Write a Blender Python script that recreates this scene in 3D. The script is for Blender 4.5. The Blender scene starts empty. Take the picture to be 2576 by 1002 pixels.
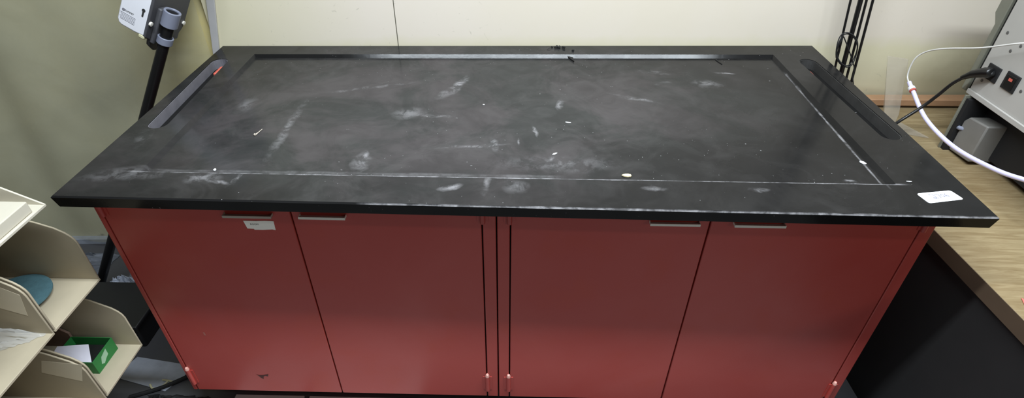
import bpy, bmesh, math, random
from mathutils import Vector, Matrix
S = bpy.context.scene
C = S.collection
random.seed(7)

# ---------------------------------------------------------------- camera, world, light, exposure
cam_d = bpy.data.cameras.new('camera')
cam = bpy.data.objects.new('camera', cam_d)
C.objects.link(cam)
cam_d.sensor_width = 36.0
cam_d.lens = 1411.277 * 36.0 / 2576.0
cam_d.clip_start = 0.02
cam.location = (0.91729, -0.85641, 1.45565)
cam.rotation_euler = (math.radians(53.39183), math.radians(-0.39530), math.radians(1.21104))
S.camera = cam
W = bpy.data.worlds.new('room_ambience')
S.world = W
W.use_nodes = True
W.node_tree.nodes['Background'].inputs[0].default_value = (0.92, 0.96, 1.0, 1)
W.node_tree.nodes['Background'].inputs[1].default_value = 0.10

def area(name, loc, rot, sx, sy, power, col=(1, 1, 1)):
    d = bpy.data.lights.new(name, 'AREA')
    d.shape = 'RECTANGLE'; d.size = sx; d.size_y = sy; d.energy = power; d.color = col
    o = bpy.data.objects.new(name, d); C.objects.link(o)
    o.location = loc; o.rotation_euler = rot
    return o
area('ceiling_tube_light', (1.15, -0.25, 2.40), (0, 0, 0), 2.1, 0.09, 102, (0.85, 0.935, 1.0))
area('room_tube_light', (1.15, -1.30, 2.45), (0, 0, 0), 1.4, 0.12, 5, (0.94, 0.97, 1.0))
area('far_tube_light', (4.5, -3.6, 2.40), (math.radians(62), 0, math.radians(48)), 1.2, 0.3, 16, (1.0, 0.93, 0.76))
vs = S.view_settings
vs.view_transform = 'Standard'; vs.look = 'None'; vs.gamma = 1.0; vs.exposure = 0.0
vs.use_curve_mapping = False

# ---------------------------------------------------------------- mesh helpers
class MB:
    def __init__(s): s.bm = bmesh.new()
    def box(s, x0, x1, y0, y1, z0, z1, M=None):
        v = [s.bm.verts.new((x, y, z)) for x in (x0, x1) for y in (y0, y1) for z in (z0, z1)]
        if M is not None:
            for q in v: q.co = M @ q.co
        for f in ((0, 1, 3, 2), (4, 6, 7, 5), (0, 4, 5, 1), (2, 3, 7, 6), (0, 2, 6, 4), (1, 5, 7, 3)):
            s.bm.faces.new([v[i] for i in f])
        return s
    def poly(s, pts):
        return s.bm.faces.new([s.bm.verts.new(p) for p in pts])
    def prism(s, pts, d):
        """closed polygon pts (3D) extruded along vector d"""
        d = Vector(d)
        a = [s.bm.verts.new(p) for p in pts]; b = [s.bm.verts.new(Vector(p) + d) for p in pts]
        n = len(pts)
        s.bm.faces.new(a); s.bm.faces.new(b[::-1])
        for i in range(n):
            s.bm.faces.new((a[i], b[i], b[(i + 1) % n], a[(i + 1) % n]))
        return s
    def tube(s, pts, r, n=10, cap=True):
        pts = [Vector(p) for p in pts]
        rs = r if isinstance(r, (list, tuple)) else [r] * len(pts)
        rings = []; up = None
        for i, p in enumerate(pts):
            t = (pts[min(i + 1, len(pts) - 1)] - pts[max(i - 1, 0)]).normalized()
            if up is None:
                up = Vector((0, 0, 1)) if abs(t.z) < 0.9 else Vector((1, 0, 0))
            u = (up - t * up.dot(t)).normalized(); w = t.cross(u); up = u
            rings.append([s.bm.verts.new(p + rs[i] * (math.cos(a) * u + math.sin(a) * w)) for a in [2 * math.pi * k / n for k in range(n)]])
        for A, B in zip(rings, rings[1:]):
            for k in range(n):
                s.bm.faces.new((A[k], A[(k + 1) % n], B[(k + 1) % n], B[k]))
        if cap:
            s.bm.faces.new(rings[0][::-1]); s.bm.faces.new(rings[-1])
        return s
    def lathe(s, prof, p0, axis, n=24):
        """prof [(r, h)] turned about axis through p0"""
        p0 = Vector(p0); ax = Vector(axis).normalized()
        return s.tube([p0 + ax * h for r, h in prof], [max(r, 1e-5) for r, h in prof], n)
    def build(s, name, m, parent=None, bevel=0, smooth=True, seg=2):
        bmesh.ops.recalc_face_normals(s.bm, faces=s.bm.faces)
        me = bpy.data.meshes.new(name); s.bm.to_mesh(me); s.bm.free()
        me.materials.append(m)
        o = bpy.data.objects.new(name, me); C.objects.link(o)
        if parent is not None: o.parent = parent; o.matrix_parent_inverse = parent.matrix_basis.inverted()
        if bevel:
            b = o.modifiers.new('bevel', 'BEVEL'); b.width = bevel; b.segments = seg; b.limit_method = 'ANGLE'; b.angle_limit = math.radians(35)
        if smooth:
            for p in me.polygons: p.use_smooth = True
            try: me.set_sharp_from_angle(angle=math.radians(40))
            except Exception: pass
        return o

def spline(pts, k=8):
    P = [Vector(p) for p in pts]; out = []
    for i in range(len(P) - 1):
        a = P[max(i - 1, 0)]; b = P[i]; c = P[i + 1]; d = P[min(i + 2, len(P) - 1)]
        for j in range(k):
            t = j / k
            out.append(0.5 * ((2 * b) + (c - a) * t + (2 * a - 5 * b + 4 * c - d) * t * t + (3 * b - a - 3 * c + d) * t ** 3))
    out.append(P[-1])
    return out
def thing(name, label, cat, loc=(0, 0, 0), group=None):
    o = bpy.data.objects.new(name, None); C.objects.link(o); o.location = loc; o.empty_display_size = 0.05
    tag(o, label, cat, group); return o
def tag(o, label, cat, group=None):
    o['label'] = label; o['category'] = cat
    if group: o['group'] = group
    return o
def struct(o): o['kind'] = 'structure'; return o
def text_mesh(name, body, size, m, parent, M, thick=0.0):
    cu = bpy.data.curves.new(name, 'FONT'); cu.body = body; cu.size = size; cu.align_x = 'CENTER'; cu.align_y = 'CENTER'; cu.extrude = thick
    t = bpy.data.objects.new(name + '_curve', cu); C.objects.link(t)
    me = bpy.data.meshes.new_from_object(t.evaluated_get(bpy.context.evaluated_depsgraph_get()))
    bpy.data.objects.remove(t)
    me.transform(M); me.materials.clear(); me.materials.append(m); me.name = name
    o = bpy.data.objects.new(name, me); C.objects.link(o)
    o.parent = parent; o.matrix_parent_inverse = parent.matrix_basis.inverted()
    return o

# ---------------------------------------------------------------- materials
def lin(c): return tuple(((x / 255 + 0.055) / 1.055) ** 2.4 if x > 10 else x / 255 / 12.92 for x in c)
class NT:
    def __init__(s, name):
        s.m = bpy.data.materials.new(name); s.m.use_nodes = True; s.t = s.m.node_tree
        s.b = s.t.nodes['Principled BSDF']; s.o = s.t.nodes['Material Output']
        s.co = s.t.nodes.new('ShaderNodeTexCoord').outputs['Object']
    def n(s, ty, **kw):
        x = s.t.nodes.new(ty)
        for k, v in kw.items(): setattr(x, k, v)
        return x
    def l(s, a, b): s.t.links.new(a, b)
    def math(s, op, a, b=None, c=None):
        x = s.n('ShaderNodeMath', operation=op)
        for i, v in enumerate((a, b, c)):
            if v is None: continue
            if isinstance(v, (int, float)): x.inputs[i].default_value = v
            else: s.l(v, x.inputs[i])
        return x.outputs[0]
    def noise(s, scale, detail=3, vec=None, rough=0.55, dist=0.0):
        x = s.n('ShaderNodeTexNoise'); x.inputs['Scale'].default_value = scale; x.inputs['Detail'].default_value = detail
        x.inputs['Roughness'].default_value = rough; x.inputs['Distortion'].default_value = dist
        s.l(vec if vec is not None else s.co, x.inputs['Vector']); return x.outputs['Fac']
    def mapv(s, loc=(0, 0, 0), rot=(0, 0, 0), sc=(1, 1, 1), ty='POINT', vec=None):
        x = s.n('ShaderNodeMapping', vector_type=ty); x.inputs['Location'].default_value = loc
        x.inputs['Rotation'].default_value = rot; x.inputs['Scale'].default_value = sc
        s.l(vec if vec is not None else s.co, x.inputs['Vector']); return x.outputs[0]
    def rng(s, v, a, b, c=0.0, d=1.0):
        x = s.n('ShaderNodeMapRange'); s.l(v, x.inputs[0])
        for i, q in enumerate((a, b, c, d)): x.inputs[i + 1].default_value = q
        return x.outputs[0]
    def mix(s, f, a, b):
        x = s.n('ShaderNodeMix', data_type='RGBA')
        if isinstance(f, (int, float)): x.inputs[0].default_value = f
        else: s.l(f, x.inputs[0])
        for i, v in ((6, a), (7, b)):
            if isinstance(v, tuple): x.inputs[i].default_value = (*v[:3], 1)
            else: s.l(v, x.inputs[i])
        return x.outputs[2]
    def bump(s, h, st, d=0.01):
        x = s.n('ShaderNodeBump'); x.inputs['Strength'].default_value = st; x.inputs['Distance'].default_value = d
        s.l(h, x.inputs['Height']); s.l(x.outputs[0], s.b.inputs['Normal'])
    def set(s, col=None, rough=0.5, metal=0, spec=0.5):
        if col is not None:
            if isinstance(col, tuple): s.b.inputs['Base Color'].default_value = (*col, 1)
            else: s.l(col, s.b.inputs['Base Color'])
        if isinstance(rough, (int, float)): s.b.inputs['Roughness'].default_value = rough
        else: s.l(rough, s.b.inputs['Roughness'])
        s.b.inputs['Metallic'].default_value = metal; s.b.inputs['Specular IOR Level'].default_value = spec
        return s.m
def simple(name, c, rough=0.5, metal=0, var=0.12, scale=14, spec=0.5, bump=0.0):
    t = NT(name); c = lin(c)
    n = t.noise(scale, 4)
    col = t.mix(t.rng(n, 0.3, 0.7), tuple(x * (1 - var) for x in c), tuple(min(1, x * (1 + var)) for x in c))
    if bump: t.bump(t.noise(scale * 6, 3), bump, 0.002)
    return t.set(col, rough, metal, spec)

def m_worktop():
    t = NT('black_resin')
    n1 = t.noise(3.2, 5, dist=0.5); n2 = t.noise(11, 6, dist=1.2, rough=0.62); n3 = t.noise(60, 4)
    warp = t.n('ShaderNodeTexNoise'); warp.inputs['Scale'].default_value = 22; warp.inputs['Detail'].default_value = 4; t.l(t.co, warp.inputs['Vector'])
    ad = t.n('ShaderNodeVectorMath', operation='MULTIPLY_ADD'); t.l(warp.outputs['Color'], ad.inputs[0]); ad.inputs[1].default_value = (0.03, 0.03, 0); t.l(t.co, ad.inputs[2])
    wv = t.mapv((-0.015, -0.015, 0), vec=ad.outputs[0])
    smear = t.math('ADD', t.math('MULTIPLY', t.rng(n2, 0.46, 0.72), t.rng(n1, 0.42, 0.62)), t.math('MULTIPLY', t.rng(t.noise(7, 7, dist=0.9, rough=0.7), 0.5, 0.66), 0.5))
    base = t.mix(t.rng(n1, 0.3, 0.72), (0.007, 0.007, 0.007), (0.012, 0.0117, 0.0117))
    vd = t.mapv((0.72, 0.46, 0.79), (0, 0, math.radians(10)), (0.92, 0.62, 1), 'TEXTURE', wv)
    dl = t.n('ShaderNodeVectorMath', operation='LENGTH'); t.l(vd, dl.inputs[0])
    dust_sheen = t.math('MULTIPLY', t.rng(t.math('ADD', dl.outputs['Value'], t.math('MULTIPLY', t.math('SUBTRACT', n1, 0.5), 0.9)), 0.98, 0.40), t.rng(n2, 0.25, 0.6, 0.65, 1.0))
    g0 = t.n('ShaderNodeNewGeometry'); s0 = t.n('ShaderNodeSeparateXYZ'); t.l(g0.outputs['Normal'], s0.inputs[0]); up = t.math('MAXIMUM', t.rng(s0.outputs[2], 0.7, 0.95), t.rng(t.math('ABSOLUTE', s0.outputs[0]), 0.5, 0.7, 0.0, 0.75))
    zz = t.n('ShaderNodeSeparateXYZ'); t.l(t.co, zz.inputs[0]); up = t.math('MULTIPLY', up, t.rng(zz.outputs[2], 0.776, 0.784))
    dust_sheen = t.math('MULTIPLY', dust_sheen, up)                                                # dust and sheen on level faces only
    smear = t.math('MULTIPLY', t.math('MULTIPLY', smear, up), t.rng(dust_sheen, 0.0, 0.8, 0.30, 1.0))
    base = t.mix(dust_sheen, base, t.mix(t.rng(t.noise(4.5, 5, dist=0.8, rough=0.65), 0.42, 0.58), (0.033, 0.034, 0.033), (0.054, 0.049, 0.0495)))      # dry dust film over the middle, with wall sheen painted into its tone
    col = t.mix(t.math('MULTIPLY', smear, 0.42), base, (0.070, 0.067, 0.066))
    mask = None
    n5 = t.noise(30, 7, dist=0.5, rough=0.68)
    def blob(x, y, rx, ry, ang, amt, br=0.62):
        nonlocal mask
        amt *= 0.75
        v = t.mapv((x, y, 0.79), (0, 0, math.radians(ang)), (rx, ry, 1), 'TEXTURE', wv)
        ln = t.n('ShaderNodeVectorMath', operation='LENGTH'); t.l(v, ln.inputs[0])
        w = t.math('MULTIPLY', t.rng(ln.outputs['Value'], 1.0, 0.15), amt)
        w = t.math('MULTIPLY', w, t.rng(n5, 0.44, 0.58, 0.10, 1.0))
        mask = w if mask is None else t.math('MAXIMUM', mask, w)
    for b in [(0.744, 0.553, 0.018, 0.07, -18, 1.0), (0.72, 0.51, 0.02, 0.05, -30, 0.5), (0.64, 0.39, 0.05, 0.035, 10, 0.5), (0.69, 0.38, 0.09, 0.012, -8, 0.45),
              (0.3617, 0.30, 0.012, 0.17, 0, 0.45), (0.50, 0.53, 0.15, 0.010, 19, 0.42), (0.81, 0.238, 0.09, 0.009, 8, 0.6),
              (0.573, 0.16, 0.022, 0.05, 10, 0.55), (0.575, 0.19, 0.01, 0.014, 0, 0.9), (0.266, 0.079, 0.045, 0.026, 0, 0.55), (0.335, 0.083, 0.008, 0.04, -10, 0.75), (0.30, 0.066, 0.05, 0.007, -8, 0.6),
              (0.78, 0.062, 0.03, 0.012, 20, 0.8), (0.91, 0.07, 0.03, 0.03, 0, 0.35), (1.433, 0.59, 0.05, 0.03, 0, 0.45), (1.22, 0.49, 0.08, 0.012, -25, 0.45),
              (1.62, 0.108, 0.018, 0.012, 0, 0.95), (1.61, 0.125, 0.018, 0.006, 0, 0.8), (1.018, 0.447, 0.012, 0.035, -15, 0.75), (0.95, 0.31, 0.006, 0.03, 12, 0.8), (0.86, 0.245, 0.01, 0.035, 15, 0.8), (0.915, 0.26, 0.004, 0.02, 0, 0.9),
              (1.50, 0.66, 0.035, 0.006, -3, 0.9), (0.11, 0.09, 0.11, 0.03, 8, 0.35), (1.0, 0.17, 0.16, 0.04, 0, 0.3), (0.99, 0.185, 0.012, 0.025, -10, 0.6),
              (0.055, 0.235, 0.02, 0.05, 10, 0.25), (0.22, 0.42, 0.03, 0.05, 0, 0.35), (1.40, 0.075, 0.025, 0.01, 0, 0.5), (1.19, 0.072, 0.03, 0.009, 0, 0.45), (0.85, 0.08, 0.008, 0.05, -10, 0.45), (1.30, 0.66, 0.06, 0.015, -10, 0.35), (1.31, 0.59, 0.03, 0.01, 20, 0.4)]:
        blob(*b)
    sp = t.n('ShaderNodeSeparateXYZ'); t.l(t.co, sp.inputs[0])
    def line(axis, pos, w, lo, hi, amt, oth, slope=0.0):
        nonlocal mask
        v = sp.outputs[axis]
        c = t.math('MULTIPLY_ADD', sp.outputs[oth], -slope, -pos)
        d = t.math('ABSOLUTE', t.math('ADD', v, c))
        d = t.math('ADD', d, t.math('MULTIPLY', t.math('SUBTRACT', n2, 0.5), w * 2.2))
        k = t.rng(d, w, w * 0.2)
        o = sp.outputs[oth]
        k = t.math('MULTIPLY', k, t.math('MULTIPLY', t.rng(o, lo - 0.02, lo + 0.02), t.rng(o, hi + 0.02, hi - 0.02)))
        k = t.math('MULTIPLY', t.math('MULTIPLY', k, amt), t.math('MULTIPLY', t.rng(n3, 0.25, 0.6, 0.45, 1.0), t.rng(n5, 0.40, 0.56, 0.30, 1.0)))
        k = t.math('MULTIPLY', k, t.rng(s0.outputs[2], 0.3, 0.6))
        mask = t.math('MAXIMUM', mask, k)
    line(1, 0.0988, 0.0030, 0.11, 1.70, 0.95, 0, 0.0008)      # chalky dust caught along the front of the recess
    line(1, 0.1180, 0.007, 0.12, 1.00, 0.20, 0, 0.0015)
    line(1, 0.0082, 0.0026, 0.62, 1.84, 0.75, 0, -0.0070)      # highlight along the front edge, painted as a pale line
    line(0, 1.668, 0.0035, 0.10, 0.66, 0.6, 1, 0.006)         # along the right side
    col = t.mix(t.math('MULTIPLY', mask, 0.8), col, (0.34, 0.33, 0.34))
    col = t.mix(t.math('MULTIPLY', t.rng(t.noise(170, 1), 0.775, 0.80), t.rng(n1, 0.45, 0.6)), col, (0.30, 0.30, 0.30))
    rough = t.math('ADD', t.math('ADD', t.rng(n2, 0.3, 0.7, 0.13, 0.17), t.math('MULTIPLY', mask, 0.3)), t.math('MULTIPLY', smear, 0.1))
    t.bump(t.math('ADD', n3, t.math('MULTIPLY', n2, 1.5)), 0.05, 0.002)
    return t.set(col, rough, 0, 0.10)

def m_paint():
    t = NT('red_cabinet_paint')
    n1 = t.noise(2.4, 4, dist=0.6); n2 = t.noise(9, 5); n3 = t.noise(260, 2)
    c = t.mix(t.rng(n1, 0.35, 0.65), lin((172, 62, 54)), lin((176, 72, 65)))
    c = t.mix(t.math('MULTIPLY', t.rng(n2, 0.55, 0.75), 0.35), c, lin((178, 68, 46)))
    t.bump(t.math('ADD', n3, t.math('MULTIPLY', n1, 3)), 0.12, 0.001)
    return t.set(c, t.rng(n2, 0.3, 0.7, 0.36, 0.46), 0, 0.42)

def m_wall():
    t = NT('cream_wall_paint')
    n1 = t.noise(1.6, 5, dist=0.4); n2 = t.noise(16, 5, dist=1.0); n3 = t.noise(45, 3)
    c = t.mix(t.rng(n1, 0.35, 0.65), lin((217, 207, 190)), lin((220, 210, 197)))
    sp = t.n('ShaderNodeSeparateXYZ'); t.l(t.co, sp.inputs[0])
    # old yellowing where the panel joins the corner strip and along the joint above the worktop
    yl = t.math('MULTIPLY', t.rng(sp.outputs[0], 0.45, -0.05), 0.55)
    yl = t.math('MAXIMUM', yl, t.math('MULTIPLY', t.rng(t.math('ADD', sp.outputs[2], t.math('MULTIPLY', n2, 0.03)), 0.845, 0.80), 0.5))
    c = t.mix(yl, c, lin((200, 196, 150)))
    wall_shade = t.math('MULTIPLY', t.rng(t.math('ADD', sp.outputs[2], t.math('MULTIPLY', n2, 0.05)), 0.80, 0.70), t.rng(t.math('ADD', sp.outputs[0], t.math('MULTIPLY', n1, 0.2)), 2.05, 2.35))
    c = t.mix(t.math('MULTIPLY', wall_shade, 0.6), c, lin((132, 122, 92)))      # shadow on the wall behind the table, painted in brown
    gr = t.math('MULTIPLY', t.rng(t.noise(30, 5, dist=2.0), 0.66, 0.74), t.rng(n1, 0.45, 0.6))
    c = t.mix(t.math('MULTIPLY', gr, 0.5), c, lin((150, 146, 128)))
    t.bump(n3, 0.05, 0.003)
    return t.set(c, 0.55, 0, 0.4)

def m_wall_left():
    t = NT('yellowed_wall_paint')
    n1 = t.noise(2.6, 5, dist=0.8); n2 = t.noise(9, 4)
    sp = t.n('ShaderNodeSeparateXYZ'); t.l(t.co, sp.inputs[0])
    c = t.mix(t.rng(n1, 0.32, 0.66), lin((194, 191, 166)), lin((204, 198, 166)))
    ye = t.math('MULTIPLY', t.rng(sp.outputs[0], -0.36, -0.06), t.rng(n2, 0.3, 0.7, 0.4, 0.9))
    c = t.mix(ye, c, lin((222, 206, 138)))
    spot = t.math('MULTIPLY', t.rng(n2, 0.66, 0.76), t.rng(sp.outputs[2], 0.3, 0.05))
    c = t.mix(spot, c, lin((70, 70, 72)))
    return t.set(c, 0.6, 0, 0.3)

def m_wood():
    t = NT('light_oak_laminate')
    v = t.mapv(sc=(1.6, 16, 16))
    n1 = t.noise(6, 6, v, dist=0.7); n2 = t.noise(26, 4, v); n3 = t.noise(3, 3)
    c = t.mix(t.rng(n1, 0.3, 0.7), lin((122, 104, 74)), lin((152, 136, 104)))
    c = t.mix(t.math('MULTIPLY', t.rng(n2, 0.55, 0.75), 0.5), c, lin((112, 90, 58)))
    c = t.mix(t.math('MULTIPLY', t.rng(n3, 0.5, 0.7), 0.25), c, lin((124, 100, 68)))
    return t.set(c, 0.42, 0, 0.4)

def m_floor():
    t = NT('grey_floor_painted_shade')
    n1 = t.noise(5, 6, dist=1.0); n2 = t.noise(24, 5)
    c = t.mix(t.rng(n1, 0.35, 0.65), lin((128, 128, 128)), lin((146, 146, 144)))
    c = t.mix(t.math('MULTIPLY', t.rng(n2, 0.55, 0.7), 0.5), c, lin((120, 118, 120)))
    sp = t.n('ShaderNodeSeparateXYZ'); t.l(t.co, sp.inputs[0])
    floor_shade = t.rng(t.math('ADD', sp.outputs[1], t.math('MULTIPLY', n1, 0.3)), 0.05, 0.22)      # shade under and behind the bench, painted into the floor colour
    c = t.mix(t.math('MULTIPLY', floor_shade, 0.92), c, lin((62, 62, 66)))
    return t.set(c, 0.45, 0, 0.4)

def m_clear(name, tint, amt, rough=0.15):
    t = NT(name)
    tr = t.n('ShaderNodeBsdfTransparent'); tr.inputs[0].default_value = (*[min(1, 0.9 + 0.1 * x) for x in tint], 1)
    n = t.noise(7, 4, dist=0.8)
    t.set(tint, rough, 0, 0.5)
    mx = t.n('ShaderNodeMixShader'); t.l(t.rng(n, 0.3, 0.7, amt * 0.7, amt * 1.3), mx.inputs[0])
    t.l(tr.outputs[0], mx.inputs[1]); t.l(t.b.outputs[0], mx.inputs[2]); t.l(mx.outputs[0], t.o.inputs[0])
    return t.m

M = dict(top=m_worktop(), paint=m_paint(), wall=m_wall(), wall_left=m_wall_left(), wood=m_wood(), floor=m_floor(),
    gap=simple('dark_interior', (14, 12, 12), 0.8), strip=simple('grey_corner_strip', (176, 174, 174), 0.5, var=0.05),
    white=simple('white_plastic', (222, 222, 228), 0.4, var=0.03), grey=simple('dark_grey_plastic', (72, 72, 76), 0.5, var=0.06),
    clamp=simple('blue_grey_clamp', (120, 124, 140), 0.45, var=0.06), black=simple('black_enamel', (16, 16, 17), 0.35),
    matte_black=simple('matt_black', (20, 20, 22), 0.7), ink=simple('ink', (124, 124, 132), 0.7), shaded_wall=simple('shaded_slot_wall', (50, 49, 48), 0.7, var=0.2, scale=40), pencil=simple('pencil_ink', (96, 98, 120), 0.7), dark_ink=simple('dark_ink', (40, 40, 40), 0.7),
    bin=simple('beige_bin_board', (172, 161, 138), 0.6, var=0.07, scale=9), bin_pad=simple('tape_patch', (220, 210, 186), 0.35, var=0.03),
    bin_edge=simple('beige_panel', (196, 190, 174), 0.55, var=0.03), teal=simple('teal_abrasive', (70, 104, 112), 0.85, var=0.14, scale=60, bump=0.3),
    green=simple('green_card', (36, 118, 56), 0.55, var=0.1), pale=simple('pale_green_print', (150, 186, 156), 0.5), card=simple('white_card', (226, 224, 236), 0.5, var=0.02),
    paper=simple('white_paper', (250, 248, 240), 0.6, var=0.01), sticker=simple('white_sticker', (244, 246, 250), 0.45, var=0.01),
    metal=simple('pale_steel', (226, 222, 212), 0.35, 0.0, var=0.04), dull=simple('dull_steel', (176, 166, 154), 0.45, 0.0),
    knob=simple('worn_pink_paint', (214, 158, 146), 0.4), red=simple('red_rubber', (196, 92, 78), 0.5), slot=simple('slot_wall', (104, 102, 108), 0.6, var=0.14, scale=40),
    panel=simple('light_grey_panel', (166, 163, 158), 0.45, var=0.05, scale=8), olive=simple('olive_grey_cover', (112, 112, 100), 0.5, var=0.08),
    block=simple('grey_cast_block', (116, 114, 110), 0.5, var=0.08), rivet=simple('rivet_grey', (84, 82, 80), 0.6, 0.0),
    sleeve=simple('lavender_tubing', (208, 204, 236), 0.3, var=0.03), thin=simple('clear_white_tubing', (206, 204, 200), 0.3, var=0.03),
    batten=simple('brown_batten', (168, 130, 98), 0.55, var=0.1), edge=simple('brown_table_edging', (78, 64, 50), 0.5, var=0.06), under=simple('black_side_panel', (22, 21, 21), 0.7),
    toe=simple('dark_plinth', (30, 32, 32), 0.7), tile=simple('pale_floor_board', (196, 192, 190), 0.5, var=0.05), rust=simple('rusty_scratch', (76, 30, 24), 0.7), chip=simple('pink_scuff', (186, 108, 96), 0.6),
    crumple=simple('grey_plastic_wrap', (92, 96, 104), 0.35, var=0.25, scale=20), crumple2=simple('pale_plastic_wrap', (158, 164, 176), 0.35, var=0.15, scale=20),
    tote=simple('black_tote_plastic', (22, 23, 26), 0.5), strap=simple('black_webbing', (22, 22, 24), 0.8), cream=simple('cream_plastic', (200, 196, 160), 0.4), brown_card=simple('brown_card', (120, 96, 84), 0.7),
    scrap=simple('cream_scrap', (206, 192, 150), 0.6), speck=simple('pale_scrap', (206, 206, 206), 0.6), crumb=simple('black_debris', (18, 18, 16), 0.7, bump=0.4),
    pvc=m_clear('translucent_plastic_sheet', lin((186, 184, 160)), 0.30, 0.35), acrylic=m_clear('clear_acrylic', lin((190, 182, 168)), 0.30, 0.10), bag=m_clear('clear_plastic_bag', lin((206, 206, 204)), 0.36, 0.16))

# ---------------------------------------------------------------- setting
def WP(x, off, z): return (x, 0.799 + 0.0395 * x - off, z)      # a point 'off' in front of the back wall
def wallbox(mb, x0, x1, o0, o1, z0, z1):
    mb.prism([WP(x0, o0, z0), WP(x1, o0, z0), WP(x1, o0, z1), WP(x0, o0, z1)], Vector(WP(x0, o1, z0)) - Vector(WP(x0, o0, z0)))
    return mb
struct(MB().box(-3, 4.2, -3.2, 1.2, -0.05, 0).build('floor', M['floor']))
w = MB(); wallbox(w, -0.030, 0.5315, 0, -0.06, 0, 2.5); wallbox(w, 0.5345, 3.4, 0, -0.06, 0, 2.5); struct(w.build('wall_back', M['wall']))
struct(wallbox(MB(), 0.525, 0.541, -0.004, -0.05, 0.0, 2.49).build('trim_1', M['olive']))
struct(wallbox(MB(), -2.6, -0.030, -0.012, -0.06, 0, 2.5).build('wall_left', M['wall_left']))
st = MB()
st.prism([WP(-0.055, 0.001, 0.70), WP(-0.036, 0.001, 0.70), WP(0.050, 0.001, 1.12), WP(0.022, 0.001, 1.12)], (0, -0.006, 0))
struct(st.build('trim_2', M['strip'], bevel=0.001))
struct(wallbox(MB(), -2.6, 0.02, 0.010, -0.012, 0, 0.022).build('baseboard_back', M['crumple2']))

# translucent plastic sheet hanging over the left part of the wall
sh = MB(); nx, nz = 120, 24; rows = []
for j in range(nz + 1):
    z = 0.03 + (1.62 - 0.03) * j / nz; row = []
    for i in range(nx + 1):
        u = i / nx
        x = -0.050 - 1.5 * u + (0.010 * math.sin(3 * z) if i == 0 else 0) + (0.03 * max(0, z - 0.8) if u < .02 else 0)
        amp = 0.004 + 0.030 * min(1, max(0, (u - 0.22) * 3))
        off = 0.012 + amp * (1 + math.sin(34 * u + 0.6 * math.sin(2.2 * z) + 2.0 * u * u)) * (0.75 + 0.25 * math.sin(13 * u + z))
        row.append(sh.bm.verts.new(WP(x, off, z)))
    rows.append(row)
for a, b in zip(rows, rows[1:]):
    for i in range(nx): sh.bm.faces.new((a[i], a[i + 1], b[i + 1], b[i]))
tag(sh.build('plastic_sheet', M['pvc']), 'translucent yellowish plastic sheet hanging in folds over the wall at left', 'plastic sheet')

# ---------------------------------------------------------------- black worktop
HT, HB = 0.800, 0.772
FL, FR, BR, BL = (0.0002, 0.0072), (1.829, -0.0056), (1.8281, 0.864), (-0.0033, 0.7900)
outer = [FL, FR, BR, BL]
def inset(poly, d):
    n = len(poly); out = []
    for i in range(n):
        p0, p1, p2 = Vector(poly[i - 1]), Vector(poly[i]), Vector(poly[(i + 1) % n])
        a = (p1 - p0).normalized(); b = (p2 - p1).normalized()
        na, nb = Vector((-a.y, a.x)), Vector((-b.y, b.x))
        k = (na + nb); k /= (1 + na.dot(nb)); out.append(tuple(p1 + k * d))
    return out
rec_o = [(0.1275, 0.099), (1.689, 0.100), (1.6775, 0.783), (0.1204, 0.727)]
def capsule(a, b, w, n=10):
    a, b = Vector(a), Vector(b); d = (b - a).normalized(); ang = math.atan2(d.y, d.x); r = w / 2; o = []
    for c, s in ((b - d * r, -1), (a + d * r, 1)):
        for k in range(n + 1):
            t = ang + (-math.pi / 2 + math.pi * k / n if s == -1 else math.pi / 2 + math.pi * k / n)
            o.append((c.x + r * math.cos(t), c.y + r * math.sin(t)))
    return o
slotL = capsule((0.0600, 0.278), (0.0405, 0.690), 0.046)
slotR = capsule((1.783, 0.281), (1.7605, 0.752), 0.050)
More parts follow.
